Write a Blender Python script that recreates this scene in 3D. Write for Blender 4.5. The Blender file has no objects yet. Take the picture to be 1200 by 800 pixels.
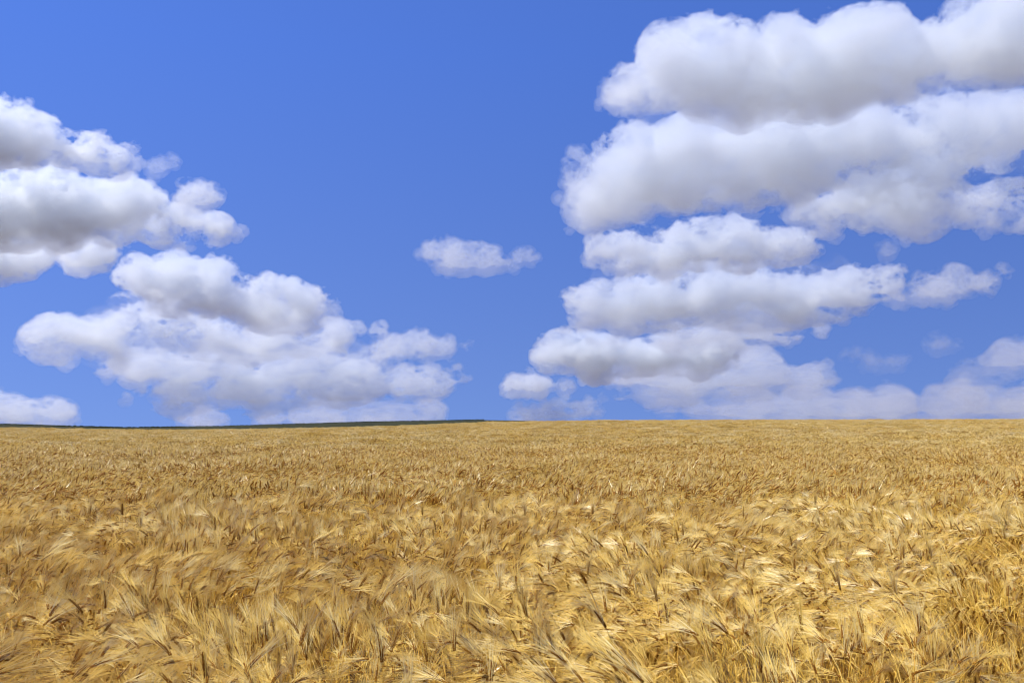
import bpy, bmesh, math, random
import numpy as np
from mathutils import Vector, Matrix

SC = bpy.context.scene
COL = SC.collection
rad = math.radians

# ------------------------------------------------------------------ camera
F = 35.0 / 36.0 * 1200.0            # focal length in photo pixels (photo 1200 x 800)
EYE = 2.05
HORIZON = 501.0                     # photo row of the level horizon
PITCH = math.atan((HORIZON - 400.0) / F)
cam_data = bpy.data.cameras.new('camera')
cam_data.lens = 35.0
cam_data.sensor_width = 36.0
cam_data.clip_start = 0.1
cam_data.clip_end = 80000.0
cam = bpy.data.objects.new('camera', cam_data)
COL.objects.link(cam)
cam.location = (0, 0, EYE)
cam.rotation_euler = (math.pi / 2 + PITCH, 0, 0)
SC.camera = cam

# ------------------------------------------------------------------ sky and sun
SUN_EL, SUN_AZ = 60.0, -92.0        # azimuth measured from the view direction, negative = left
s = Vector((math.sin(rad(SUN_AZ)) * math.cos(rad(SUN_EL)), math.cos(rad(SUN_AZ)) * math.cos(rad(SUN_EL)), math.sin(rad(SUN_EL))))
LIFT = 0.29
world = bpy.data.worlds.new('World')
SC.world = world
world.use_nodes = True
wn, wl = world.node_tree.nodes, world.node_tree.links
wn.clear()
sky = wn.new('ShaderNodeTexSky')
sky.sky_type = 'NISHITA'
sky.sun_disc = False
sky.sun_elevation = rad(SUN_EL)
sky.sun_rotation = rad(SUN_AZ)
sky.altitude = 300
sky.air_density = 1.0
sky.dust_density = 0.0
sky.ozone_density = 10.0
tc = wn.new('ShaderNodeTexCoord')   # even, haze-free blue down to the horizon: the sky is read a little above each direction
lift = wn.new('ShaderNodeVectorMath')
lift.operation = 'ADD'
lift.inputs[1].default_value = (0, 0, LIFT)
wl.new(tc.outputs['Generated'], lift.inputs[0])
wl.new(lift.outputs[0], sky.inputs['Vector'])
tint = wn.new('ShaderNodeMix')      # the deep, slightly violet blue of this sky
tint.data_type = 'RGBA'
tint.blend_type = 'MULTIPLY'
tint.inputs['Factor'].default_value = 1.0
sep = wn.new('ShaderNodeSeparateXYZ')
wl.new(tc.outputs['Generated'], sep.inputs[0])
grade = wn.new('ShaderNodeValToRGB')
grade.color_ramp.elements[0].position, grade.color_ramp.elements[0].color = 0.0, (0.80, 0.67, 0.76, 1)
grade.color_ramp.elements[1].position, grade.color_ramp.elements[1].color = 0.36, (0.65, 0.71, 1.04, 1)
wl.new(sep.outputs['Z'], grade.inputs[0])
wl.new(grade.outputs[0], tint.inputs['B'])
bg = wn.new('ShaderNodeBackground')
bg.inputs['Strength'].default_value = 0.14
wo = wn.new('ShaderNodeOutputWorld')
wl.new(sky.outputs[0], tint.inputs['A'])
wl.new(tint.outputs['Result'], bg.inputs['Color'])
wl.new(bg.outputs[0], wo.inputs['Surface'])

sun_data = bpy.data.lights.new('sun', 'SUN')
sun_data.energy = 4.8
sun_data.angle = rad(0.53)
sun_data.color = (1.0, 0.955, 0.875)
sun = bpy.data.objects.new('sun', sun_data)
COL.objects.link(sun)
sun.rotation_euler = s.to_track_quat('Z', 'Y').to_euler()
sun.location = (0, 0, 50)

vs = SC.view_settings
vs.view_transform = 'Standard'
vs.look = 'None'
vs.exposure = 0.52
vs.gamma = 1.0
vs.use_curve_mapping = False

cy = SC.cycles
cy.max_bounces = 12
cy.diffuse_bounces = 4
cy.glossy_bounces = 2
cy.transmission_bounces = 4
cy.transparent_max_bounces = 96
cy.volume_bounces = 6
cy.volume_max_steps = 512
cy.use_denoising = True
cy.denoising_input_passes = 'RGB_ALBEDO_NORMAL'
cy.denoising_prefilter = 'ACCURATE'
cy.filter_width = 1.15
cy.use_adaptive_sampling = True
cy.adaptive_threshold = 0.028
cy.adaptive_min_samples = 24
cy.sample_clamp_indirect = 6.0


# ------------------------------------------------------------------ helpers
def tag(o, label=None, cat=None, group=None, kind=None):
    if label: o['label'] = label
    if cat: o['category'] = cat
    if group: o['group'] = group
    if kind: o['kind'] = kind
    return o


def ray(px, py):
    """World direction through a photo pixel."""
    v = Vector((px - 600.0, F, 400.0 - py))
    v.rotate(Matrix.Rotation(PITCH, 3, 'X'))
    return v.normalized()


def new_mat(name):
    m = bpy.data.materials.new(name)
    m.use_nodes = True
    m.node_tree.nodes.clear()
    return m, m.node_tree.nodes, m.node_tree.links


def mesh_obj(name, verts, faces, mat, parent=None):
    me = bpy.data.meshes.new(name)
    me.from_pydata(verts, [], faces)
    me.update()
    if mat: me.materials.append(mat)
    o = bpy.data.objects.new(name, me)
    COL.objects.link(o)
    if parent: o.parent = parent
    return o


# ------------------------------------------------------------------ terrain
CROP = 1.44                                                       # height of the canopy
CREST = 200.0
crest_px = np.array([-200, 0, 150, 300, 450, 520, 575, 700, 1200, 1400], float)
crest_row = np.array([495.0, 498.6, 501.3, 501.2, 498.2, 495.4, 492.8, 490.9, 489.7, 489.2])


def smooth(a, b, t):
    t = np.clip((t - a) / (b - a), 0, 1)
    return t * t * (3 - 2 * t)


def terrain(x, y):
    x, y = np.asarray(x, float), np.asarray(y, float)
    px = 600 + np.clip(x, -140, 140) / CREST * F
    top = EYE + (HORIZON - np.interp(px, crest_px, crest_row)) / F * CREST - CROP
    z = top * smooth(12, CREST, y)
    return z - np.minimum(np.maximum(y - CREST - 6, 0) * 0.07, 26)


def noise_mat(name, c0, c1, scale, rough=0.9, detail=6):
    m, n, l = new_mat(name)
    out = n.new('ShaderNodeOutputMaterial')
    b = n.new('ShaderNodeBsdfPrincipled')
    b.inputs['Roughness'].default_value = rough
    b.inputs['Specular IOR Level'].default_value = 0.05
    tx = n.new('ShaderNodeTexCoord')
    nz = n.new('ShaderNodeTexNoise')
    nz.inputs['Scale'].default_value = scale
    nz.inputs['Detail'].default_value = detail
    nz.inputs['Roughness'].default_value = 0.65
    l.new(tx.outputs['Object'], nz.inputs['Vector'])
    cr = n.new('ShaderNodeValToRGB')
    cr.color_ramp.elements[0].position, cr.color_ramp.elements[1].position = 0.3, 0.7
    cr.color_ramp.elements[0].color = (*c0, 1)
    cr.color_ramp.elements[1].color = (*c1, 1)
    l.new(nz.outputs[0], cr.inputs[0])
    l.new(cr.outputs[0], b.inputs['Base Color'])
    bp = n.new('ShaderNodeBump')
    bp.inputs['Strength'].default_value = 0.5
    bp.inputs['Distance'].default_value = 0.05
    l.new(nz.outputs[0], bp.inputs['Height'])
    l.new(bp.outputs[0], b.inputs['Normal'])
    l.new(b.outputs[0], out.inputs['Surface'])
    return m


def sheet(name, xs, ys, zf, mat):
    X, Y = np.meshgrid(xs, ys)
    Z = zf(X, Y)
    V = np.stack([X.ravel(), Y.ravel(), Z.ravel()], 1)
    nx = len(xs)
    i = (np.arange(len(ys) - 1)[:, None] * nx + np.arange(nx - 1)[None, :]).ravel()
    Q = np.stack([i, i + 1, i + nx + 1, i + nx], 1)
    o = mesh_obj(name, V.tolist(), Q.tolist(), mat)
    o.data.polygons.foreach_set('use_smooth', np.ones(len(Q), bool))
    return o


xs = np.concatenate([[-60000, -20000, -6000, -2000, -700, -350], np.linspace(-200, 200, 81), [350, 700, 2000, 6000, 20000, 60000]])
ys = np.concatenate([[-2000, -300, -60], np.linspace(-20, 60, 41), np.linspace(66, 240, 59), [260, 300, 400, 500, 650, 900, 1500, 4000, 12000, 30000, 60000]])
ground = sheet('ground', xs, ys, terrain, noise_mat('dry_soil', (0.075, 0.045, 0.018), (0.17, 0.105, 0.04), 6.0))
tag(ground, kind='structure')

# the far hill under a dark green crop, seen past the left half of the crest
HILL_D = 900.0
hill_px = np.array([-700, -300, 0, 80, 150, 250, 330, 420, 500, 560, 640, 800], float)
hill_row = np.array([491.5, 493.4, 496.8, 499.4, 501.2, 499.6, 497.2, 494.9, 493.2, 491.9, 493.2, 497.5])


def hill_top(x):
    return EYE + (HORIZON - np.interp(600 + np.asarray(x) / HILL_D * F, hill_px, hill_row)) / F * HILL_D


def hill_z(x, y):
    k = np.where(y < HILL_D, smooth(300, HILL_D, y) ** 0.8, 1 - smooth(HILL_D, 1500, y))
    return -27 + (hill_top(x) + 27) * k


hill = sheet('hill', np.linspace(-1100, 260, 137), np.linspace(300, 1500, 41), hill_z,
             noise_mat('green_crop', (0.022, 0.025, 0.011), (0.042, 0.043, 0.018), 0.05))
tag(hill, kind='structure')

rng = np.random.default_rng(5)
hv, hf = [], []
bmh = bmesh.new()
bmesh.ops.create_icosphere(bmh, subdivisions=1, radius=1.0)
ball = np.array([v.co[:] for v in bmh.verts])
ballf = np.array([[v.index for v in f.verts] for f in bmh.faces])
bmh.free()
nb = 0
for x in np.arange(-900, -25, 0.8):
    for _ in range(2):
        r = rng.uniform(0.35, 0.95) * (0.75 + 0.35 * math.sin(x * 0.021) * math.sin(x * 0.0083 + 1))
        c = np.array([x + rng.uniform(-.6, .6), HILL_D + rng.uniform(-1.5, 1.5), 0])
        c[2] = float(hill_z(c[0], c[1])) + rng.uniform(0.0, 0.5)
        hv.append(ball * (r * np.array([1.1, 1.0, 0.9])) * rng.uniform(0.75, 1.2, (len(ball), 1)) + c)
        hf.append(ballf + nb)
        nb += len(ball)
hedge = mesh_obj('hedge', np.concatenate(hv).tolist(), np.concatenate(hf).tolist(), noise_mat('hedge_leaves', (0.014, 0.022, 0.008), (0.035, 0.045, 0.016), 0.8))
tag(hedge, 'low dark green hedge running along the top of the far hill on the left horizon', 'hedge')


# ------------------------------------------------------------------ barley
def straw(name, c0, c1, c2, rough, spec, trans, fade=None):
    """Dry straw: tone varies from plant to plant and from piece to piece; thin pieces let light through."""
    m, n, l = new_mat(name)
    out = n.new('ShaderNodeOutputMaterial')
    b = n.new('ShaderNodeBsdfPrincipled')
    b.inputs['Roughness'].default_value = rough
    b.inputs['Specular IOR Level'].default_value = spec
    oi = n.new('ShaderNodeObjectInfo')
    ge = n.new('ShaderNodeNewGeometry')
    mx = n.new('ShaderNodeMath')
    mx.operation = 'MULTIPLY_ADD'
    mx.inputs[1].default_value = 0.55
    l.new(oi.outputs['Random'], mx.inputs[0])
    m2 = n.new('ShaderNodeMath')
    m2.operation = 'MULTIPLY'
    m2.inputs[1].default_value = 0.45
    l.new(ge.outputs['Random Per Island'], m2.inputs[0])
    l.new(m2.outputs[0], mx.inputs[2])
    cr = n.new('ShaderNodeValToRGB')
    e = cr.color_ramp.elements
    e[0].position, e[0].color = 0.1, (*c0, 1)
    e[1].position, e[1].color = 0.9, (*c2, 1)
    k = e.new(0.5)
    k.color = (*c1, 1)
    l.new(mx.outputs[0], cr.inputs[0])
    l.new(cr.outputs[0], b.inputs['Base Color'])
    if trans > 0:
        t = n.new('ShaderNodeBsdfTranslucent')
        l.new(cr.outputs[0], t.inputs['Color'])
        ms = n.new('ShaderNodeMixShader')
        ms.inputs[0].default_value = trans
        l.new(b.outputs[0], ms.inputs[1])
        l.new(t.outputs[0], ms.inputs[2])
        l.new(ms.outputs[0], out.inputs['Surface'])
    else:
        l.new(b.outputs[0], out.inputs['Surface'])
    return m


M_AWN = straw('awn_straw', (0.72, 0.465, 0.07), (0.88, 0.65, 0.15), (0.95, 0.86, 0.47), 0.27, 0.65, 0.25)
M_EAR = straw('ear_brown', (0.17, 0.065, 0.005), (0.29, 0.125, 0.013), (0.46, 0.25, 0.035), 0.6, 0.10, 0.0)
M_STEM = straw('stem_straw', (0.54, 0.26, 0.018), (0.68, 0.41, 0.045), (0.80, 0.57, 0.11), 0.45, 0.3, 0.0)
M_LEAF = straw('dry_leaf', (0.48, 0.26, 0.03), (0.68, 0.44, 0.08), (0.82, 0.63, 0.20), 0.5, 0.25, 0.25)
MATS = [M_STEM, M_EAR, M_AWN, M_LEAF]
STEM, EAR, AWN, LEAF = range(4)


class Parts:
    """Vertices and faces collected per part of a plant."""
    def __init__(self):
        self.v = [[], [], [], []]
        self.f = [[], [], [], []]

    def tube(self, part, pts, rads, sides=3, cap=True):
        V, Fc = self.v[part], self.f[part]
        pts = [np.array(p, float) for p in pts]
        prev = None
        base = len(V)
        for i, p in enumerate(pts):
            d = pts[min(i + 1, len(pts) - 1)] - pts[max(i - 1, 0)]
            d = d / (np.linalg.norm(d) + 1e-12)
            u = np.cross(d, [0, 1, 0.01]) if prev is None else prev - d * np.dot(prev, d)
            if np.linalg.norm(u) < 1e-6: u = np.cross(d, [1, 0, 0])
            u = u / np.linalg.norm(u)
            prev = u
            w = np.cross(d, u)
            for k in range(sides):
                a = 2 * math.pi * k / sides
                V.append(tuple(p + rads[i] * (math.cos(a) * u + math.sin(a) * w)))
        for i in range(len(pts) - 1):
            for k in range(sides):
                a, b = base + i * sides + k, base + i * sides + (k + 1) % sides
                Fc.append((a, b, b + sides, a + sides))
        if cap:
            e = base + (len(pts) - 1) * sides
            Fc.append(tuple(e + k for k in range(sides)))

    def grain(self, part, c, axis, length, width):
        """One plump kernel: a six-sided spindle."""
        V, Fc = self.v[part], self.f[part]
        axis = axis / np.linalg.norm(axis)
        u = np.cross(axis, [0.31, 0.9, 0.2]); u /= np.linalg.norm(u)
        w = np.cross(axis, u)
        b = len(V)
        V.append(tuple(c - axis * length * 0.5))
        for t, q in ((-0.18, 1.0), (0.22, 0.72)):
            for k in range(5):
                a = 2 * math.pi * k / 5 + t
                V.append(tuple(c + axis * length * t + (math.cos(a) * u + math.sin(a) * w) * width * 0.5 * q))
        V.append(tuple(c + axis * length * 0.55))
        for k in range(5):
            n = (k + 1) % 5
            Fc.append((b, b + 1 + n, b + 1 + k))
            Fc.append((b + 1 + k, b + 1 + n, b + 6 + n, b + 6 + k))
            Fc.append((b + 6 + k, b + 6 + n, b + 11))

    def ribbon(self, part, pts, widths, side):
        V, Fc = self.v[part], self.f[part]
        b = len(V)
        side = np.array(side, float)
        for p, w in zip(pts, widths):
            V.append(tuple(np.array(p) - side * w))
            V.append(tuple(np.array(p) + side * w))
        for i in range(len(pts) - 1):
            a = b + 2 * i
            Fc.append((a, a + 1, a + 3, a + 2))

    def leaf_mesh(self, j):
        n = len(self.v[LEAF]) // 2
        k = len(self.f[LEAF]) // 2
        me = bpy.data.meshes.new('leaf')
        me.from_pydata(self.v[LEAF][j * n:(j + 1) * n], [], [tuple(i - j * n for i in f) for f in self.f[LEAF][j * k:(j + 1) * k]])
        me.materials.append(M_LEAF)
        me.update()
        return me

    def mesh(self, name, parts):
        V, Fc, mi = [], [], []
        for k, p in enumerate(parts):
            o = len(V)
            V += self.v[p]
            Fc += [tuple(i + o for i in f) for f in self.f[p]]
            mi += [k] * len(self.f[p])
        me = bpy.data.meshes.new(name)
        me.from_pydata(V, [], Fc)
        for p in parts: me.materials.append(MATS[p])
        me.polygons.foreach_set('material_index', mi)
        me.update()
        return me


def stalk(r, th0, th1, th2, length, ear_len, n=7):
    """Centre line in the XZ plane leaning to +X: stem points, then ear points. Angles from the vertical, in degrees."""
    p = np.array([0.0, 0.0, 0.0])
    st = [p.copy()]
    for i in range(n):
        t = (i + 0.5) / n
        a = rad(th0 + (th1 - th0) * t ** 2.6)
        p = p + length / n * np.array([math.sin(a), 0.02 * math.sin(5 * t + r.random()), math.cos(a)])
        st.append(p.copy())
    er = [p.copy()]
    m = 6
    for i in range(m):
        a = rad(th1 + (th2 - th1) * (i + 0.5) / m)
        p = p + ear_len / m * np.array([math.sin(a), 0, math.cos(a)])
        er.append(p.copy())
    return st, er


POSES = {            # name: (angle at base, at neck, at ear tip)
    'upright': (2, 8, 14), 'tilted': (4, 26, 40), 'leaning': (6, 48, 66), 'bowed': (6, 72, 96), 'nodding': (5, 92, 128), 'drooping': (5, 118, 160)}


def full_plant(seed, pose, awn_spread=1.0):
    r = np.random.default_rng(seed)
    P = Parts()
    t0, t1, t2 = (a + r.uniform(-4, 4) for a in POSES[pose])
    ear_len = r.uniform(0.08, 0.105)
    arch = {'upright': 0.80, 'tilted': 0.83, 'leaning': 0.90, 'bowed': 0.97, 'nodding': 1.0, 'drooping': 1.02}[pose]
    st, er = stalk(r, t0, t1, t2, arch * r.uniform(0.97, 1.03), ear_len)
    P.tube(STEM, st, np.linspace(0.0019, 0.0011, len(st)), 4)
    er = np.array(er)
    rows = 11
    for i in range(rows):
        t = (i + 0.4) / rows
        x = t * (len(er) - 1)
        k = min(int(x), len(er) - 2)
        c = er[k] + (er[k + 1] - er[k]) * (x - k)
        d = er[k + 1] - er[k]
        d = d / np.linalg.norm(d)
        s1 = np.cross(d, [0, 1, 0]); s1 /= np.linalg.norm(s1)
        s2 = np.array([0.0, 1.0, 0.0])
        taper = 1.0 - 0.35 * abs(t - 0.35) - (0.25 if i == rows - 1 else 0)
        for q in range(3):
            a = 2 * math.pi * (q / 3 + 0.5 / 3 * (i % 2)) + r.uniform(-.15, .15)
            o = math.cos(a) * s1 * 0.7 + math.sin(a) * s2
            ax = d + o * 0.34
            g = c + o * 0.0055 * taper
            P.grain(EAR, g, ax, 0.0135 * taper, 0.0074 * taper)
            # the bristle from this kernel
            L = r.uniform(0.14, 0.20) * (1 - 0.25 * t)
            dv = d + o * r.uniform(0.10, 0.24) * awn_spread + r.normal(0, 0.035, 3)
            dv /= np.linalg.norm(dv)
            sag = np.array([0, 0, -1.0]) * r.uniform(0.0, 0.022) + o * r.uniform(-0.006, 0.012)
            b = g + ax / np.linalg.norm(ax) * 0.006
            if r.random() < 0.22: continue
            w = r.uniform(0.00055, 0.00105)
            P.tube(AWN, [b, b + dv * L * 0.5 + sag * 0.3, b + dv * L + sag], [w, w * 0.8, w * 0.15], 3, False)
    for j in range(2):
        k = 3 + j * 2 if pose in ('upright', 'tilted', 'leaning') else 2 + j * 2
        p = np.array(st[k])
        az = r.uniform(0, 2 * math.pi)
        h = np.array([math.cos(az), math.sin(az), 0])
        L = r.uniform(0.12, 0.2)
        pts, q, el = [], p.copy(), rad(r.uniform(30, 70))
        for i in range(6):
            pts.append(q.copy())
            q = q + L / 5 * (h * math.cos(el) + np.array([0, 0, math.sin(el)]))
            el -= rad(r.uniform(22, 38))
        P.ribbon(LEAF, pts, [0.0025, 0.004, 0.0042, 0.0036, 0.0022, 0.0004], [-h[1] * 0.9, h[0] * 0.9, r.uniform(-.4, .4)])
    return P


def light_plant(P, r, pose, at=(0, 0, 0), az=0.0, n_awn=11, width=0.0011, scale=1.0, ear_sides=5, stem=True):
    """The same plant with fewer, stouter pieces, for farther rows. Added to P at a place and heading."""
    t0, t1, t2 = (a + r.uniform(-6, 6) for a in POSES[pose])
    ear_len = r.uniform(0.08, 0.105)
    arch = {'upright': 0.80, 'tilted': 0.83, 'leaning': 0.90, 'bowed': 0.97, 'nodding': 1.0, 'drooping': 1.02}[pose] * r.uniform(0.95, 1.04)
    st, er = stalk(r, t0, t1, t2, arch, ear_len, 5)
    ca, sa = math.cos(az), math.sin(az)
    at = np.array(at, float)

    def tr(p):
        p = np.array(p) * scale
        return np.array([p[0] * ca - p[1] * sa, p[0] * sa + p[1] * ca, p[2]]) + at
    if stem: P.tube(STEM, [tr(p) for p in st[1:]], np.linspace(0.0022, 0.0014, len(st) - 1) * scale, 3, False)
    P.tube(EAR, [tr(er[0]), tr(er[1]), tr(er[3]), tr(er[5]), tr(er[6])], np.array([0.004, 0.0088, 0.0094, 0.0066, 0.001]) * scale, ear_sides)
    er = np.array(er)
    for i in range(n_awn):
        t = r.uniform(0.05, 0.98)
        x = t * (len(er) - 1)
        k = min(int(x), len(er) - 2)
        c = er[k] + (er[k + 1] - er[k]) * (x - k)
        d = er[k + 1] - er[k]
        d /= np.linalg.norm(d)
        dv = d + r.normal(0, 0.17, 3)
        dv /= np.linalg.norm(dv)
        L = r.uniform(0.14, 0.20)
        side = np.cross(dv, r.normal(0, 1, 3)); side /= np.linalg.norm(side)
        b, e = c + dv * 0.004, c + dv * L + np.array([0, 0, -r.uniform(0, 0.02)])
        V, Fc = P.v[AWN], P.f[AWN]
        o = len(V)
        w = width * r.uniform(0.7, 1.3) / scale
        V += [tuple(tr(b - side * w)), tuple(tr(b + side * w)), tuple(tr(e))]
        Fc.append((o, o + 1, o + 2))


# --- where the plants stand and how they lie: slow swirls of the wind over the field
def flow2(x, y, scale, k):
    p = np.stack([x / scale, y / scale], 1)
    b = np.floor(p)
    t = p - b
    t = t * t * t * (t * (6 * t - 15) + 10)

    def hh(i, j):
        a = np.sin((b[:, 0] + i) * 127.1 + (b[:, 1] + j) * 311.7 + k * 74.7) * 43758.5453
        return a - np.floor(a)
    v = (hh(0, 0) * (1 - t[:, 0]) + hh(1, 0) * t[:, 0]) * (1 - t[:, 1]) + (hh(0, 1) * (1 - t[:, 0]) + hh(1, 1) * t[:, 0]) * t[:, 1]
    return v * 2 - 1


POSE_LIST = list(POSES)
N_FULL = 3            # shapes per pose, near rows
N_LIGHT = 3


def tuft(x, y, size, k):
    """Plants in one tuft lie together: three numbers in -1..1 of the nearest tuft."""
    bx, by = np.floor(x / size), np.floor(y / size)
    best = np.full(len(x), 9e9)
    out = np.zeros((3, len(x)))

    def hh(i, j, c):
        a = np.sin(i * 127.1 + j * 311.7 + (k + c) * 74.7) * 43758.5453
        return a - np.floor(a)
    for dx in (-1, 0, 1):
        for dy in (-1, 0, 1):
            i, j = bx + dx, by + dy
            d = ((i + hh(i, j, 0)) * size - x) ** 2 + ((j + hh(i, j, 1)) * size - y) ** 2
            m = d < best
            best = np.where(m, d, best)
            for c in range(3): out[c] = np.where(m, hh(i, j, 2 + c) * 2 - 1, out[c])
    return out


def lie(x, y, r):
    """Heading (radians from +X), pose index and height factor for plants at x, y."""
    n = len(x)
    head = 0.70 + 0.9 * flow2(x, y, 6.5, 9) + 1.15 * flow2(x, y, 2.3, 1) + 1.1 * flow2(x + 40, y, 0.85, 2) + 0.6 * flow2(x, y + 9, 0.33, 3) + r.normal(0, 0.42, n)
    bend = 0.52 + 0.20 * flow2(x + 3, y, 7.5, 10) + 0.36 * flow2(x, y, 1.7, 4) + 0.32 * flow2(x + 5, y, 0.62, 5) + r.normal(0, 0.17, n)
    t = tuft(x + 0.12 * flow2(x, y, 0.4, 31), y + 0.12 * flow2(x, y, 0.4, 32), 0.62, 20)
    head = head + 0.6 * t[0]
    bend = bend + 0.26 * t[1]
    pose = np.clip((bend * 6).astype(int), 0, 5)
    hgt = 0.09 * t[2] + 0.07 * flow2(x, y, 3.1, 6) + 0.10 * flow2(x, y + 3, 0.9, 7) + r.normal(0, 0.05, n)
    proud = r.random(n) < 0.045                        # some stand up above their neighbours
    pose = np.where(proud, r.integers(0, 4, n), pose)
    hgt = hgt + proud * 0.12 + 1.0
    return head, pose, hgt


def scatter(y0, y1, per_m2, r, margin=1.6, slope=0.56):
    a = (slope * (y1 * y1 - y0 * y0) + 2 * margin * (y1 - y0))
    n = int(a * per_m2)
    # y by its share of the area of the wedge
    u = np.sort(r.random(n * 2)) if False else r.random(n)
    A = slope
    B = 2 * margin
    C0 = A * y0 * y0 + B * y0 + u * a
    y = (-B + np.sqrt(B * B + 4 * A * C0)) / (2 * A)
    x = r.uniform(-1, 1, n) * (slope * y + margin)
    return x, y


shapes = bpy.data.collections.new('barley_shapes')        # shapes the field repeats; not part of the scene itself
FULL = {}
idx0 = 0


def shape(me):
    global idx0
    o = bpy.data.objects.new('shape_%03d' % idx0, me)
    shapes.objects.link(o)
    idx0 += 1


for pi, pose in enumerate(POSE_LIST):
    for k in range(N_FULL):
        P = full_plant(100 + pi * 10 + k, pose, 0.8 + 0.35 * k)
        FULL[pi, k] = P
        shape(P.mesh('barley', (STEM, EAR, AWN, LEAF)))
LIGHT0 = idx0
r = np.random.default_rng(77)
for pi, pose in enumerate(POSE_LIST):
    for k in range(N_LIGHT):
        P = Parts()
        light_plant(P, r, pose, n_awn=17, width=0.0009)
        shape(P.mesh('barley_light', (STEM, EAR, AWN)))
PATCH0 = idx0
N_PATCH = 6
for k in range(N_PATCH):
    P = Parts()
    # tufts: neighbours that lie the same way, some high, some sunk
    tufts = [(r.uniform(-0.75, 0.75), r.uniform(-0.75, 0.75), r.normal(0, 1.1), np.clip(r.normal(0.28 + 0.24 * (k // 2), 0.25), 0, 0.99), r.normal(0, 0.085)) for _ in range(14)]
    for i in range(180):
        x, y = r.uniform(-0.78, 0.78, 2)
        t = min(tufts, key=lambda q: (q[0] - x) ** 2 + (q[1] - y) ** 2)
        b = np.clip(t[3] + r.normal(0, 0.09), 0, 0.99)
        light_plant(P, r, POSE_LIST[int(b * 6)], (x, y, t[4] + r.normal(0, 0.025)), t[2] + r.normal(0, 0.3), n_awn=10, width=0.0022, ear_sides=3, stem=False)
    shape(P.mesh('barley_patch', (STEM, EAR, AWN)))

r = np.random.default_rng(11)
NEAR, MID = 15.0, 46.0
pts, rots, scl, ids = [], [], [], []


def add(x, y, rot, sc, ix):
    pts.append(np.stack([x, y, terrain(x, y)], 1))
    rots.append(rot)
    scl.append(sc)
    ids.append(ix)


def eu(x, y, head, r, tilt=0.07):
    return np.stack([r.normal(0, tilt, len(x)), r.normal(0, tilt, len(x)), head], 1)


# near rows: every plant with all its bristles
x, y = scatter(3.0, NEAR, 190, r)
keep = r.random(len(x)) < 0.64 + 0.75 * flow2(x, y, 0.6, 8)
x, y = x[keep], y[keep]
head, pose, hgt = lie(x, y, r)
var = r.integers(0, N_FULL, len(x))
near_rot = eu(x, y, head, r)
near = dict(x=x, y=y, pose=pose, var=var, h=hgt, rot=near_rot, head=head)

# --- the plants of the nearest rows stand as objects of their own
def project(x, y, z):
    c, s_ = math.cos(PITCH), math.sin(PITCH)
    d = y * c + (z - EYE) * s_
    v = -y * s_ + (z - EYE) * c
    return 600 + F * x / d, 400 - F * v / d


reach = np.array([[FULL[p, k].v[EAR][len(FULL[p, k].v[EAR]) // 2] for k in range(N_FULL)] for p in range(6)])
ev = reach[pose, var] * hgt[:, None]
ex = x + ev[:, 0] * np.cos(head)
ey = y + ev[:, 0] * np.sin(head)
ez = ev[:, 2] + terrain(x, y)
pu, pv_ = project(ex, ey, ez)
# how far the ear stands out over its neighbours
score = ey - 5.5 * (ez - 0.80)
ok = (pu > 4) & (pu < 1196) & (pv_ > 640) & (pv_ < 797) & (ez > 0.74)
cand = np.where(ok)[0]
cand = cand[np.argsort(score[cand])]
N_SOLO = 284
solo = cand[:N_SOLO]
rest = np.ones(len(x), bool)
rest[solo] = False
add(x[rest], y[rest], near_rot[rest], hgt[rest], (pose * N_FULL + var)[rest])

x, y = scatter(NEAR, MID, 112, r)
head, pose, hgt = lie(x, y, r)
add(x, y, eu(x, y, head, r), hgt * 1.08, LIGHT0 + pose * N_LIGHT + r.integers(0, N_LIGHT, len(x)))

x, y = scatter(MID, CREST + 22, 0.85, r, margin=6, slope=0.57)
head, pose, hgt = lie(x, y, r)
add(x, y, np.stack([0 * x, 0 * x, head], 1), np.clip(hgt, 0.85, 1.15), PATCH0 + np.clip(pose // 2, 0, 2) * 2 + r.integers(0, 2, len(x)))

pts, rots, scl, ids = np.concatenate(pts), np.concatenate(rots), np.concatenate(scl), np.concatenate(ids)
me = bpy.data.meshes.new('barley_field')
me.vertices.add(len(pts))
me.vertices.foreach_set('co', pts.astype(np.float32).ravel())
me.attributes.new('turn', 'FLOAT_VECTOR', 'POINT').data.foreach_set('vector', rots.astype(np.float32).ravel())
me.attributes.new('size', 'FLOAT', 'POINT').data.foreach_set('value', scl.astype(np.float32))
me.attributes.new('shape', 'INT', 'POINT').data.foreach_set('value', ids.astype(np.int32))
for m in MATS: me.materials.append(m)
field = bpy.data.objects.new('barley_field', me)
COL.objects.link(field)
tag(field, 'wide field of ripe golden bearded barley rolling back to the horizon', 'barley field', kind='stuff')
g = bpy.data.node_groups.new('barley_stand', 'GeometryNodeTree')
g.interface.new_socket('Geometry', in_out='INPUT', socket_type='NodeSocketGeometry')
g.interface.new_socket('Geometry', in_out='OUTPUT', socket_type='NodeSocketGeometry')
N, L = g.nodes, g.links
gi, go = N.new('NodeGroupInput'), N.new('NodeGroupOutput')
ci = N.new('GeometryNodeCollectionInfo')
ci.inputs['Collection'].default_value = shapes
ci.inputs['Separate Children'].default_value = True
ci.inputs['Reset Children'].default_value = True
iop = N.new('GeometryNodeInstanceOnPoints')
iop.inputs['Pick Instance'].default_value = True


def attr(name, tp):
    a = N.new('GeometryNodeInputNamedAttribute')
    a.data_type = tp
    a.inputs['Name'].default_value = name
    return a.outputs['Attribute']


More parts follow.
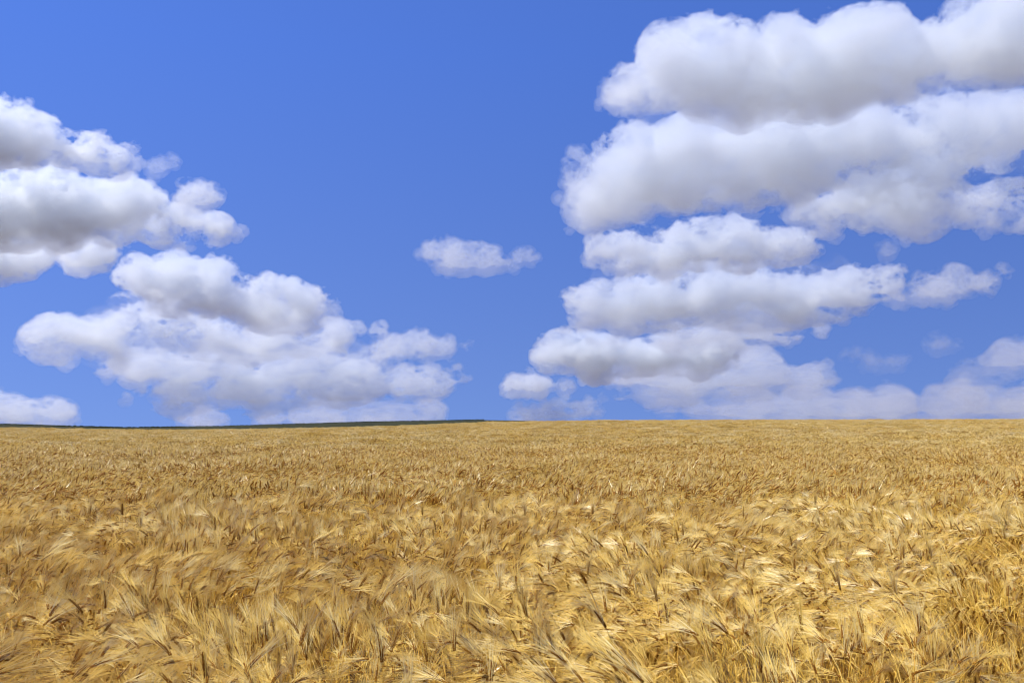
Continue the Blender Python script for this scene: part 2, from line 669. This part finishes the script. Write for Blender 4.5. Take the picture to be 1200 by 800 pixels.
L.new(gi.outputs[0], iop.inputs['Points'])
L.new(ci.outputs[0], iop.inputs['Instance'])
L.new(attr('shape', 'INT'), iop.inputs['Instance Index'])
er_ = N.new('FunctionNodeEulerToRotation')
L.new(attr('turn', 'FLOAT_VECTOR'), er_.inputs[0])
L.new(er_.outputs[0], iop.inputs['Rotation'])
L.new(attr('size', 'FLOAT'), iop.inputs['Scale'])
L.new(iop.outputs[0], go.inputs[0])
md = field.modifiers.new('stand', 'NODES')
md.node_group = g

# --- single plants: stem, leaf, ear > awns
PART_MESH = {k: {'stem': P.mesh('stem', (STEM,)), 'ear': P.mesh('ear', (EAR,)), 'awns': P.mesh('awns', (AWN,)), 'leaf': [P.leaf_mesh(j) for j in range(2)]} for k, P in FULL.items()}
PROTO = {}


def copy_tree(o, parent=None):
    c = o.copy()
    COL.objects.link(c)
    if parent: c.parent = parent
    for ch in CHILD[o]:
        CHILD[c] = CHILD.get(c, [])
        CHILD[c].append(copy_tree(ch, c))
    CHILD.setdefault(c, [])
    return c


CHILD = {}


def part(name, me, parent):
    o = bpy.data.objects.new(name, me)
    COL.objects.link(o)
    o.parent = parent
    CHILD[o] = []
    CHILD[parent].append(o)
    return o


def barley_plant(key, loc, rot, size):
    if key not in PROTO:
        o = bpy.data.objects.new('barley_plant', None)
        o.empty_display_size = 0.05
        COL.objects.link(o)
        CHILD[o] = []
        M = PART_MESH[key]
        part('stem', M['stem'], o)
        for lm in M['leaf']: part('leaf', lm, o)
        e = part('ear', M['ear'], o)
        part('awns', M['awns'], e)
        PROTO[key] = o
    else:
        o = copy_tree(PROTO[key])
    o.location = loc
    o.rotation_euler = rot
    o.scale = (size, size, size)
    return o


LOOK = {'upright': 'standing upright with its ear pointing up', 'tilted': 'tilted {d}', 'leaning': 'leaning {d}', 'bowed': 'bent over level {d}',
        'nodding': 'nodding {d} with awns sloping down', 'drooping': 'drooping {d} with awns hanging down'}
WAYS = ['to the right', 'away from the viewer', 'to the left', 'towards the viewer']
for i in solo:
    pose_i, h = int(near['pose'][i]), near['head'][i]
    w = WAYS[int(round((h % (2 * math.pi)) / (math.pi / 2))) % 4]
    third = 'left' if pu[i] < 400 else 'middle' if pu[i] < 800 else 'right'
    look = LOOK[POSE_LIST[pose_i]].format(d=w)
    o = barley_plant((pose_i, int(near['var'][i])), (near['x'][i], near['y'][i], float(terrain(near['x'][i], near['y'][i]))), tuple(near['rot'][i]), float(near['h'][i]))
    tag(o, 'barley plant %s, nearest rows, %s third' % (look, third), 'barley plant',
        'barley plants %s in the %s of the nearest rows' % (look, third))

# --- plants that stand out from the canopy, each at its own place: photo column and row of the ear, pose, heading
STANDOUT = [
    (992, 757, 'upright', 0.2, 'dark upright ear alone near the bottom edge, right of the middle'),
    (980, 659, 'upright', 1.9, 'left one of two dark upright ears side by side in the right part'),
    (993, 659, 'upright', 0.6, 'right one of two dark upright ears side by side in the right part'),
    (1027, 667, 'tilted', 0.5, 'dark slanting ear just right of the upright pair of ears'),
    (1090, 646, 'upright', 2.0, 'short dark upright ear above pale awns near the right edge'),
    (1116, 668, 'tilted', 2.7, 'ear tilted to the left near the right edge'),
    (448, 768, 'bowed', 0.1, 'dark ear lying level to the right near the bottom edge'),
    (85, 712, 'drooping', 4.9, 'pale fan of awns hanging towards the viewer at the left'),
    (225, 712, 'drooping', 5.1, 'broad white fan of awns hanging down left of the middle'),
    (40, 775, 'drooping', 4.8, 'narrow white fan of awns in the bottom left corner'),
    (62, 776, 'nodding', 5.6, 'white awns slanting down to the right in the bottom left corner'),
    (480, 707, 'drooping', 4.7, 'bright fan of awns hanging straight down left of the centre line'),
    (515, 722, 'nodding', 5.5, 'white awns fanning down to the right close to the centre line'),
    (78, 690, 'upright', 1.2, 'dark upright ear rising above the hanging fans at the left'),
    (247, 675, 'upright', 1.0, 'dark upright ear standing clear in the left third'),
    (740, 678, 'tilted', 0.8, 'dark ear slanting up right just beyond the middle'),
]
for k, (cx, cy_, pose, h, txt) in enumerate(STANDOUT):
    pi = POSE_LIST.index(pose)
    key = (pi, k % N_FULL)
    e = reach[key]
    d = ray(cx, cy_)
    top = 0.95 if pose in ('upright', 'tilted') else 0.93
    size = top / e[2] * (0.985 if k % 2 else 1.0)
    t = (e[2] * size - EYE) / d.z
    q = Vector((0, 0, EYE)) + d * t
    bx, by = q.x - e[0] * size * math.cos(h), q.y - e[0] * size * math.sin(h)
    o = barley_plant(key, (bx, by, float(terrain(bx, by))), (0, 0, h), float(size))
    tag(o, 'barley plant: ' + txt, 'barley plant')

# ------------------------------------------------------------------ clouds: real volumes at their own distance, size and depth
def vapour(name, sigma, aniso=0.5):
    m, n, l = new_mat(name)
    out = n.new('ShaderNodeOutputMaterial')
    pv = n.new('ShaderNodeVolumePrincipled')
    pv.inputs['Color'].default_value = (0.922, 0.95, 0.976, 1)
    pv.inputs['Density Attribute'].default_value = ''
    pv.inputs['Density'].default_value = sigma
    pv.inputs['Anisotropy'].default_value = aniso
    l.new(pv.outputs[0], out.inputs['Volume'])
    return m


def point_in_poly(poly, x, y):
    inside = np.zeros(len(x), bool)
    n = len(poly)
    for i in range(n):
        x0, y0 = poly[i]
        x1, y1 = poly[(i + 1) % n]
        if y0 == y1: continue
        c = ((y0 > y) != (y1 > y)) & (x < (x1 - x0) * (y - y0) / (y1 - y0) + x0)
        inside ^= c
    return inside


def dist_to_poly(poly, x, y):
    d = np.full(len(x), 1e9)
    n = len(poly)
    for i in range(n):
        x0, y0 = poly[i]
        x1, y1 = poly[(i + 1) % n]
        ux, uy = x1 - x0, y1 - y0
        L = ux * ux + uy * uy + 1e-9
        t = np.clip(((x - x0) * ux + (y - y0) * uy) / L, 0, 1)
        d = np.minimum(d, np.hypot(x - x0 - t * ux, y - y0 - t * uy))
    return d


def lattice_noise(shape, scale, rng):
    """Smooth random field on a grid: a coarse random lattice interpolated along each axis, -1..1."""
    n = [int(k / sc) + 6 for k, sc in zip(shape, scale)]
    v = rng.normal(0, 1, n).astype(np.float32)
    for ax in range(3):
        t = np.arange(shape[ax]) / scale[ax] + rng.random() * 0.99
        i = t.astype(int)
        f = (t - i)
        sh = [1, 1, 1]
        sh[ax] = -1
        W = [((1 - f) ** 3) / 6, (3 * f ** 3 - 6 * f ** 2 + 4) / 6, (-3 * f ** 3 + 3 * f ** 2 + 3 * f + 1) / 6, f ** 3 / 6]
        v = sum(np.take(v, i + k, ax) * W[k].reshape(sh).astype(np.float32) for k in range(4))
    return v / (v.std() + 1e-6)


def surface_net(g, iso):
    """Closed skin where the field g crosses iso (surface nets): vertices in grid units, quads facing outward."""
    ins = g > iso
    a, b, c = g.shape
    corners = [(i, j, k) for i in (0, 1) for j in (0, 1) for k in (0, 1)]
    cnt = np.zeros((a - 1, b - 1, c - 1), np.int8)
    for i, j, k in corners:
        cnt += ins[i:a - 1 + i, j:b - 1 + j, k:c - 1 + k]
    act = (cnt > 0) & (cnt < 8)
    idx = np.argwhere(act)
    num = np.full(act.shape, -1, np.int32)
    num[act] = np.arange(len(idx))
    acc = np.zeros((len(idx), 3), np.float32)
    w = np.zeros(len(idx), np.float32)
    for (p, q) in [(p, q) for p in corners for q in corners if p < q and sum(abs(x - y) for x, y in zip(p, q)) == 1]:
        gp = g[idx[:, 0] + p[0], idx[:, 1] + p[1], idx[:, 2] + p[2]] - iso
        gq = g[idx[:, 0] + q[0], idx[:, 1] + q[1], idx[:, 2] + q[2]] - iso
        cr = (gp > 0) != (gq > 0)
        t = np.where(cr, gp / np.where(cr, gp - gq, 1), 0)
        pos = np.array(p, np.float32) + t[:, None] * (np.array(q, np.float32) - np.array(p, np.float32))
        acc += pos * cr[:, None]
        w += cr
    V = idx + acc / w[:, None]
    Q = []
    for ax in range(3):
        o = [0, 1, 2]
        o.remove(ax)
        s0 = [slice(None)] * 3
        s1 = [slice(None)] * 3
        s0[ax], s1[ax] = slice(0, -1), slice(1, None)
        e = np.argwhere(ins[tuple(s0)] != ins[tuple(s1)])
        e = e[(e[:, o[0]] > 0) & (e[:, o[1]] > 0) & (e[:, o[0]] < g.shape[o[0]] - 1) & (e[:, o[1]] < g.shape[o[1]] - 1)]
        first = ins[e[:, 0], e[:, 1], e[:, 2]]
        quad = []
        for du, dv in ((0, 0), (-1, 0), (-1, -1), (0, -1)):
            k = e.copy()
            k[:, o[0]] += du
            k[:, o[1]] += dv
            quad.append(num[k[:, 0], k[:, 1], k[:, 2]])
        quad = np.stack(quad, 1)
        flip = first if ax != 1 else ~first
        quad[~flip] = quad[~flip][:, ::-1]
        Q.append(quad)
    return V, np.concatenate(Q)


CLOUD_BASE = 1000.0


def ragged(poly, rng, rough=0.17, smallest=5.0):
    """Break the straight runs of an outline into smaller and smaller bays and heads."""
    P = [np.array(p, float) for p in poly]
    while True:
        out, done = [], True
        for i, a in enumerate(P):
            b = P[(i + 1) % len(P)]
            out.append(a)
            d = b - a
            L = np.hypot(*d)
            if L > smallest:
                done = False
                n = np.array([-d[1], d[0]]) / L
                k = rough * min(L, 40.0) * (0.6 if abs(d[0]) > 4 * abs(d[1]) and L > 60 else 1.0)
                out.append(a + d * rng.uniform(0.38, 0.62) + n * rng.normal(0, 1) * k)
        P = out
        if done: return [tuple(p) for p in P]


def cloud(poly, ybase, label, seed, dens=1.0, body=1.0, depth=0.9, tilt=1.5, group=None, rmax=None, dmax=16000.0, vox=1.5, shreds=1.0, flat=1.35, rough=0.82, amp=0.42, base=0.55, kind='thing'):
    """One cloud from its outline: lumps fill the outline, spread in depth; the base recedes from the viewer."""
    rng = np.random.default_rng(seed)
    dens *= DENSITY
    D = min(CLOUD_BASE * F / max(HORIZON - ybase, 8), dmax)
    px = D / F                                       # metres per photo pixel at that distance
    poly = ragged(poly, rng)
    P = np.array(poly, float)
    lo, hi = P.min(0), P.max(0)
    h = hi[1] - lo[1]
    rmx = rmax or max(5.0, 0.42 * h)
    nc = 14000
    x = rng.uniform(lo[0], hi[0], nc)
    y = rng.uniform(lo[1], hi[1], nc)
    k = point_in_poly(poly, x, y)
    x, y = x[k], y[k]
    dist = dist_to_poly(poly, x, y)
    r = np.minimum(dist, rmx * rng.uniform(0.25, 1.0, len(x)) ** 1.3)
    k = r > 1.5
    x, y, r, dist = x[k], y[k], r[k], dist[k]
    order = np.argsort(-r)                           # large lumps first, thinning crowded places
    keep, cover = [], {}
    for i in order:
        cell = (int(x[i] // (0.5 * r[i] + 1)), int(y[i] // (0.5 * r[i] + 1)), int(math.log2(r[i]) * 2))
        if cover.get(cell, 0) >= 2: continue
        cover[cell] = cover.get(cell, 0) + 1
        keep.append(i)
        if len(keep) > 1300: break
    x, y, r, dist = x[keep], y[keep], r[keep], dist[keep]
    ymid = lo[1] + 0.45 * h
    thick = np.minimum(dist, rmx) * depth
    off = rng.uniform(-1, 1, len(x)) * (thick + 2 - r * 0.5).clip(1) + np.maximum(0, y - ymid) * tilt
    # torn shreds just outside the outline
    ns = int(shreds * len(P) * 0.25)
    j = rng.integers(0, len(P), ns)
    t = rng.random(ns)
    e0, e1 = P[j], P[(j + 1) % len(P)]
    q = e0 + (e1 - e0) * t[:, None] + rng.normal(0, 2.2, (ns, 2))
    rs = rng.uniform(0.8, 2.4, ns)
    x, y, r = np.append(x, q[:, 0]), np.append(y, q[:, 1]), np.append(r, rs)
    off = np.append(off, rng.uniform(-4, 4, ns) + np.maximum(0, q[:, 1] - ymid) * tilt)
    c = ray(0.5 * (lo[0] + hi[0]), 0.5 * (lo[1] + hi[1]))
    centre = Vector((0, 0, EYE)) + c * (D / c.y)
    pts = []
    for i in range(len(x)):
        v = ray(x[i], y[i])
        pts.append(np.array(Vector((0, 0, EYE)) + v * ((D + off[i] * px) / v.y) - centre))
    pts = np.array(pts)

    # signed depth below the skin of the joined lumps, on a grid of VOX photo pixels
    pp = pts / px
    R = r * 1.03 + 1.2
    pad = 9.0
    mn = (pp - R[:, None]).min(0) - pad
    mx = (pp + R[:, None]).max(0) + pad
    vox = vox if h > 40 else 1.15
    vx = vox if h > 40 or vox > 2 else 1.15
    vx = vx * max(1.0, (np.prod(mx - mn) / vx ** 3 / 7e6) ** (1 / 3))
    shape = [int(v / vx) + 2 for v in (mx - mn)]
    g = np.full(shape, -pad, np.float32)
    for i in range(len(pp)):
        a0 = np.maximum(((pp[i] - R[i] - pad - mn) / vx).astype(int), 0)
        a1 = np.minimum(((pp[i] + R[i] + pad - mn) / vx).astype(int) + 2, shape)
        ax = [(np.arange(a0[k], a1[k]) * vx + mn[k] - pp[i][k]).astype(np.float32) ** 2 for k in range(3)]
        d = R[i] - np.sqrt(ax[0][:, None, None] + ax[1][None, :, None] + ax[2][None, None, :])
        blk = g[a0[0]:a1[0], a0[1]:a1[1], a0[2]:a1[2]]
        np.maximum(blk, d, out=blk)
    edge = np.clip((g + pad) / pad, 0, 1)                  # noise fades out away from the cloud
    tot = 0
    b_ = min(40.0, max(9.0, 0.5 * h))
    sc, am, lev, coarse = b_, amp * b_, 0, 0
    while sc > 2.2:
        st = flat if lev < 3 else 1.0 + (flat - 1) * 0.5
        n = lattice_noise(shape, (sc * 0.6 * st / vx, sc * 0.6 * st / vx, sc * 0.6 / vx), rng)
        if lev < 4: n = 0.8 - np.abs(n)                    # billows
        else: n = n * 0.6
        tot = tot + n * am
        if lev == 2: coarse = tot
        sc *= 0.5
        am *= rough
        lev += 1
    zz = (np.arange(shape[2]) * vx + mn[2])[None, None, :] / h
    soft = np.clip(1.0 + 1.2 * zz, 0.45, 1.0).astype(np.float32)     # calmer towards the flat base
    g0 = g
    gi = g + coarse * edge * soft - 2.0                    # the hollow of the rind follows the large billows only
    g = g + tot * edge * soft
    g[0], g[-1], g[:, 0], g[:, -1], g[:, :, 0], g[:, :, -1] = (-pad,) * 6
    # towards the base the rind thins out and only soft vapour is left
    gr = g - base * h * np.clip(-zz * 1.9 - 0.05, 0, 1).astype(np.float32)
    gi = np.minimum(gi, gr)
    co, lv, mi, n0 = [], [], [], 0
    gc = np.minimum(coarse * edge * soft + g0, g)
    for iso, k, inner in SKINS:
        if k == 2 and (h < 24 or kind == 'stuff'): continue
        V, Q = surface_net(gi if inner else gr if k == 1 else gc if k == 2 else g, iso)
        if len(Q) < 12: continue
        if inner: Q = Q[:, ::-1]
        co.append((V * vx + mn) * px)
        lv.append(Q + n0)
        mi.append(np.full(len(Q), k, np.int32))
        n0 += len(V)
    co = np.concatenate(co).astype(np.float32).ravel()
    mi = np.concatenate(mi)
    lv = np.concatenate(lv).astype(np.int32)
    ls = np.arange(0, lv.size, 4, dtype=np.int32)
    lv = lv.ravel()
    me = bpy.data.meshes.new('cloud')
    me.vertices.add(len(co) // 3)
    me.vertices.foreach_set('co', co)
    me.loops.add(len(lv))
    me.loops.foreach_set('vertex_index', lv)
    me.polygons.add(len(ls))
    me.polygons.foreach_set('loop_start', ls)
    for nm, sg in zip(('cloud_vapour', 'cloud_rind', 'cloud_core'), SIGMA):
        me.materials.append(vapour(nm, sg * dens * (body if nm == 'cloud_vapour' else 1) / px))
    me.polygons.foreach_set('material_index', mi)
    me.update(calc_edges=True)
    o = bpy.data.objects.new('cloud', me)
    COL.objects.link(o)
    o.location = centre
    if kind == 'stuff': o.name = 'vapour'
    tag(o, label, 'cloud', group, kind)
    return o


SKINS = ((-4.5, 0, False), (0.3, 1, False), (8.0, 1, True), (13.0, 2, False))      # thin vapour all through, a thicker rind near the surface
DENSITY = 0.66
SIGMA = (0.036, 0.075, 0.055)
CLOUDS = [
    # ---- right-hand bank, from the top down
    dict(poly=[(698, 106), (704, 90), (716, 80), (745, 76), (750, 52), (765, 32), (790, 25), (815, 20), (838, 23), (870, 30), (900, 26), (930, 20), (960, 28), (985, 18), (1005, 11), (1030, 10), (1060, 20), (1085, 29), (1108, 25), (1118, 8), (1135, -6), (1180, -30), (1260, -50), (1330, -30), (1330, 75), (1200, 98), (1150, 101), (1112, 97), (1090, 110), (1040, 122), (960, 138), (880, 150), (830, 147), (800, 136), (760, 129), (722, 139), (706, 130)],
         ybase=130, label='huge billowing white and grey cloud at the very top of the sky above the bank', seed=1, base=0.8, rmax=36, depth=1.5, dens=0.55),
    dict(poly=[(653, 252), (665, 226), (680, 216), (685, 196), (700, 178), (712, 160), (735, 150), (765, 153), (790, 141), (830, 139), (870, 141), (905, 129), (950, 121), (990, 118), (1040, 126), (1080, 116), (1110, 108), (1150, 113), (1200, 108), (1330, 100), (1330, 160), (1200, 168), (1100, 182), (1010, 212), (930, 240), (900, 241), (870, 244), (850, 250), (830, 243), (810, 246), (760, 254), (720, 263), (680, 270), (657, 263)],
         ybase=255, label='long grey bellied cloud with white left end directly below the highest cloud', seed=2, base=0.8, rmax=32, depth=1.4, dens=0.62),
    dict(poly=[(915, 246), (950, 230), (1000, 208), (1060, 186), (1130, 172), (1330, 160), (1330, 190), (1200, 188), (1145, 203), (1133, 214), (1200, 214), (1330, 222), (1330, 275), (1200, 268), (1140, 264), (1100, 273), (1060, 277), (1020, 269), (985, 263), (945, 259)],
         ybase=266, label='soft pale grey cloud slanting up to the picture edge with a blue slit in it', seed=3, base=0.8, rmax=26, dens=0.75),
    dict(poly=[(668, 176), (678, 171), (685, 181), (680, 200), (674, 222), (663, 228), (658, 215), (661, 190)],
         ybase=255, label='tiny torn wisp standing off the left tip of the grey bellied cloud', seed=4, dens=0.35),
    dict(poly=[(688, 308), (693, 286), (705, 277), (730, 280), (760, 270), (790, 272), (815, 262), (830, 256), (847, 261), (870, 261), (900, 268), (932, 271), (952, 279), (957, 291), (945, 301), (915, 308), (880, 313), (840, 310), (800, 312), (750, 314), (715, 314)],
         ybase=312, label='flat based white cloud with bumpy top squeezed in the middle of the bank', seed=5, base=0.8),
    dict(poly=[(658, 378), (665, 350), (680, 336), (700, 324), (740, 317), (800, 318), (850, 312), (900, 315), (940, 309), (965, 319), (985, 316), (1000, 310), (1020, 321), (1045, 312), (1056, 320), (1056, 336), (1040, 349), (1000, 362), (950, 375), (900, 386), (840, 381), (780, 388), (720, 386), (690, 384), (670, 384)],
         ybase=380, label='broad layered grey and white cloud with a dark streak in the middle of the bank', seed=6, base=0.9, rmax=22, flat=1.8),
    dict(poly=[(1040, 352), (1070, 336), (1100, 322), (1125, 316), (1155, 321), (1182, 317), (1165, 333), (1140, 346), (1100, 352), (1070, 355)],
         ybase=350, label='tapering pale tail of cloud drifting off the right end of the bank', seed=7, dens=0.55),
    dict(poly=[(1033, 292), (1038, 286), (1046, 287), (1050, 296), (1042, 305), (1034, 303)],
         ybase=300, label='small round scrap of cloud floating above the tapering tail', seed=8, dens=0.3),
    dict(poly=[(690, 396), (760, 389), (840, 384), (900, 386), (940, 379), (966, 381), (960, 393), (920, 400), (870, 405), (800, 408), (720, 404)],
         ybase=402, label='thin flat grey cloud layer above the bright white puff', seed=9, base=0.5, dens=0.8, flat=2.4),
    dict(poly=[(627, 418), (635, 402), (650, 392), (667, 390), (690, 396), (712, 397), (722, 406), (760, 404), (820, 403), (872, 410), (865, 428), (800, 434), (740, 436), (680, 436), (645, 435), (631, 429)],
         ybase=432, label='bright white puff of cloud trailing a grey tail low on the bank', seed=10, base=0.7, dmax=13500, dens=1.5),
    dict(poly=[(705, 462), (712, 442), (750, 428), (800, 422), (840, 419), (852, 410), (890, 411), (910, 419), (914, 430), (972, 434), (978, 446), (960, 458), (900, 462), (820, 465), (750, 468)],
         ybase=462, label='wide hazy grey cloud layer with a small white crest beneath the bright puff', seed=11, dmax=15500, base=1.3, dens=0.42, flat=2.6, depth=1.5),
    dict(poly=[(760, 484), (775, 472), (830, 466), (900, 463), (960, 460), (1000, 455), (1040, 451), (1062, 462), (1095, 470), (1105, 484), (1030, 495), (900, 498), (790, 496)],
         ybase=485, label='lowest hazy grey cloud sheet of the bank just over the barley horizon', seed=12, dmax=19000, base=1.3, dens=0.26, flat=3.4, rough=0.66, shreds=0, depth=2.0),
    dict(poly=[(968, 456), (1040, 442), (1100, 435), (1150, 424), (1172, 404), (1200, 396), (1330, 384), (1330, 440), (1200, 440), (1110, 449), (1000, 461)],
         ybase=440, label='dark slate cloud low at the picture edge with a pale crest', seed=13, base=1.3, dens=0.25, flat=2.6, rough=0.7, shreds=0, depth=2.0),
    dict(poly=[(1060, 476), (1110, 460), (1150, 463), (1200, 454), (1330, 448), (1330, 499), (1200, 499), (1080, 498)],
         ybase=485, label='dim blue grey cloud touching the horizon below the dark slate cloud', seed=14, base=1.3, dens=0.22, flat=3.4, rough=0.66, shreds=0, depth=2.0),
    dict(poly=[(988, 418), (1010, 411), (1035, 424), (1062, 424), (1055, 433), (1030, 433)],
         ybase=440, label='thin dark wisp drifting right of the hazy grey layer', seed=15, dens=0.22),
    dict(poly=[(1068, 406), (1100, 394), (1124, 402), (1095, 414)],
         ybase=440, label='thin dark wisp drifting above the dark slate cloud', seed=16, dens=0.2),
    dict(poly=[(705, 300), (730, 288), (830, 275), (940, 285), (985, 300), (1000, 330), (960, 372), (930, 392), (860, 408), (740, 408), (705, 400), (695, 385), (692, 350)],
         ybase=395, label='thin veil of vapour filling the gaps between the layers of the bank', seed=40, dens=0.05, rmax=40, vox=3.2, rough=0.5, shreds=0, kind='stuff'),
    dict(poly=[(740, 135), (780, 115), (850, 105), (960, 95), (1080, 90), (1330, 70), (1330, 200), (1100, 215), (960, 235), (800, 225), (740, 215), (725, 170)],
         ybase=245, label='soft grey vapour joining the two highest clouds at the picture edge', seed=42, dens=0.04, rmax=50, vox=3.2, rough=0.5, shreds=0, kind='stuff'),
    dict(poly=[(900, 482), (960, 474), (1040, 466), (1100, 456), (1160, 458), (1240, 452), (1330, 450), (1330, 488), (1200, 490), (1060, 492), (940, 492)],
         ybase=478, label='long flat grey blue cloud bank behind the lowest clouds at the picture edge', seed=43, dens=0.24, flat=3.0, rough=0.66, shreds=0, depth=2.0, base=1.3, dmax=22000),
    # ---- middle of the sky
    dict(poly=[(490, 298), (500, 287), (520, 285), (535, 281), (541, 291), (560, 288), (580, 291), (596, 298), (598, 312), (590, 314), (570, 320), (540, 320), (515, 316), (502, 306)],
         ybase=318, label='lone small white cloud in the open blue middle of the sky', seed=17, dens=0.5),
    dict(poly=[(600, 304), (608, 296), (620, 294), (632, 301), (624, 310), (606, 314)],
         ybase=318, label='faint shred of cloud trailing the lone small white cloud', seed=18, dens=0.4),
    dict(poly=[(586, 453), (598, 443), (620, 439), (636, 442), (644, 452), (636, 461), (600, 462)],
         ybase=458, label='small oval white cloud low between the two large banks', seed=19, dens=1.2),
    dict(poly=[(653, 453), (660, 447), (669, 450), (667, 458), (657, 459)],
         ybase=458, label='tiny cloud scrap beside the small oval white cloud', seed=20, dens=0.6),
    dict(poly=[(600, 485), (612, 477), (640, 473), (672, 475), (700, 481), (704, 487), (650, 490), (606, 490)],
         ybase=485, label='flat white cloud on the horizon below the small oval cloud', seed=21, dens=0.55, flat=2.4),
    # ---- upper left
    dict(poly=[(-130, 110), (0, 121), (20, 126), (40, 131), (55, 139), (75, 154), (95, 160), (110, 156), (125, 177), (145, 182), (158, 173), (165, 186), (150, 202), (135, 211), (118, 203), (100, 195), (70, 190), (40, 197), (0, 202), (-130, 205)],
         ybase=230, label='white cloud with ragged top reaching in from the picture edge, upper left', seed=22, base=0.8),
    dict(poly=[(-130, 200), (0, 201), (40, 203), (80, 206), (110, 212), (140, 214), (172, 214), (186, 226), (192, 248), (215, 244), (250, 249), (276, 262), (282, 273), (265, 284), (230, 286), (200, 284), (170, 280), (150, 284), (120, 280), (90, 287), (60, 292), (0, 294), (-130, 300)],
         ybase=285, label='wide white cloud with pointed right end below the ragged topped cloud', seed=23, base=0.8, rmax=30),
    dict(poly=[(203, 226), (214, 215), (240, 217), (256, 227), (260, 240), (237, 247), (210, 242)],
         ybase=265, label='small loose puff resting over the pointed end of the wide white cloud', seed=24, dens=0.7),
    dict(poly=[(168, 194), (192, 187), (208, 193), (190, 204), (175, 205)],
         ybase=250, label='faint wisp just right of the ragged topped cloud', seed=25, dens=0.3),
    dict(poly=[(-130, 285), (0, 284), (40, 280), (66, 290), (72, 301), (52, 312), (35, 322), (0, 330), (-130, 340)],
         ybase=320, label='dark grey cloud base at the picture edge under the wide white cloud', seed=26, base=0.8),
    dict(poly=[(68, 302), (80, 288), (110, 282), (136, 291), (132, 306), (110, 315), (85, 317)],
         ybase=312, label='rounded white lobe of cloud beside the dark grey base', seed=27),
    # ---- large bank on the left
    dict(poly=[(60, 395), (140, 345), (200, 315), (300, 335), (370, 350), (400, 385), (440, 400), (470, 430), (440, 455), (300, 470), (200, 468), (150, 440), (80, 415)],
         ybase=430, label='thin veil of vapour linking the layers of the left bank', seed=41, dens=0.09, rmax=40, vox=3.2, rough=0.5, shreds=0, kind='stuff'),
    dict(poly=[(137, 328), (143, 310), (158, 302), (190, 302), (215, 301), (235, 315), (250, 307), (268, 311), (280, 325), (310, 322), (340, 331), (360, 340), (380, 340), (390, 355), (395, 373), (370, 380), (330, 383), (280, 376), (240, 370), (200, 366), (165, 354), (150, 347)],
         ybase=375, label='humped white cloud with cauliflower top crowning the left bank', seed=28, base=0.9, rmax=26),
    dict(poly=[(22, 402), (35, 380), (65, 372), (100, 375), (120, 362), (150, 349), (180, 352), (230, 364), (290, 376), (340, 383), (390, 376), (430, 380), (452, 385), (442, 402), (400, 412), (350, 418), (300, 421), (250, 418), (180, 416), (120, 420), (60, 421), (33, 414)],
         ybase=415, label='widest grey cloud layer of the left bank below the humped crown', seed=29, base=0.9, dens=0.8, flat=2.0, rmax=20),
    dict(poly=[(432, 424), (440, 408), (460, 397), (480, 387), (502, 389), (522, 400), (550, 403), (530, 413), (500, 420), (470, 427), (445, 430)],
         ybase=420, label='ragged pale cloud tongue at the right end of the left bank', seed=30, dens=0.6),
    dict(poly=[(108, 432), (130, 424), (180, 415), (260, 419), (340, 420), (400, 415), (432, 411), (443, 425), (400, 437), (350, 448), (300, 454), (240, 452), (190, 443), (140, 442)],
         ybase=442, label='dark grey middle layer of the left bank', seed=31, base=0.9, dens=0.7, flat=2.2),
    dict(poly=[(148, 466), (165, 455), (195, 449), (215, 452), (260, 451), (330, 449), (370, 441), (410, 429), (440, 430), (460, 440), (490, 434), (520, 439), (545, 439), (547, 449), (525, 459), (480, 462), (430, 465), (380, 471), (330, 478), (280, 481), (220, 478), (180, 474)],
         ybase=462, label='low white edged layer of the left bank ending in a bright point', seed=32, base=0.9, dens=0.65, flat=2.0),
    dict(poly=[(200, 494), (220, 484), (280, 480), (350, 476), (430, 470), (490, 474), (530, 478), (545, 486), (530, 494), (480, 498), (350, 500), (250, 501)],
         ybase=485, label='hazy pale cloud strip on the dark green hill below the left bank', seed=33, dmax=19000, dens=0.3, flat=3.4, rough=0.66, shreds=0, depth=2.0),
    dict(poly=[(-100, 476), (0, 462), (15, 464), (30, 475), (60, 472), (86, 477), (103, 486), (95, 493), (60, 497), (0, 497), (-100, 497)],
         ybase=485, label='low white cloud over the horizon in the bottom left corner of the sky', seed=34, dens=0.6, flat=2.2),
]
for kw in CLOUDS:
    cloud(**kw)
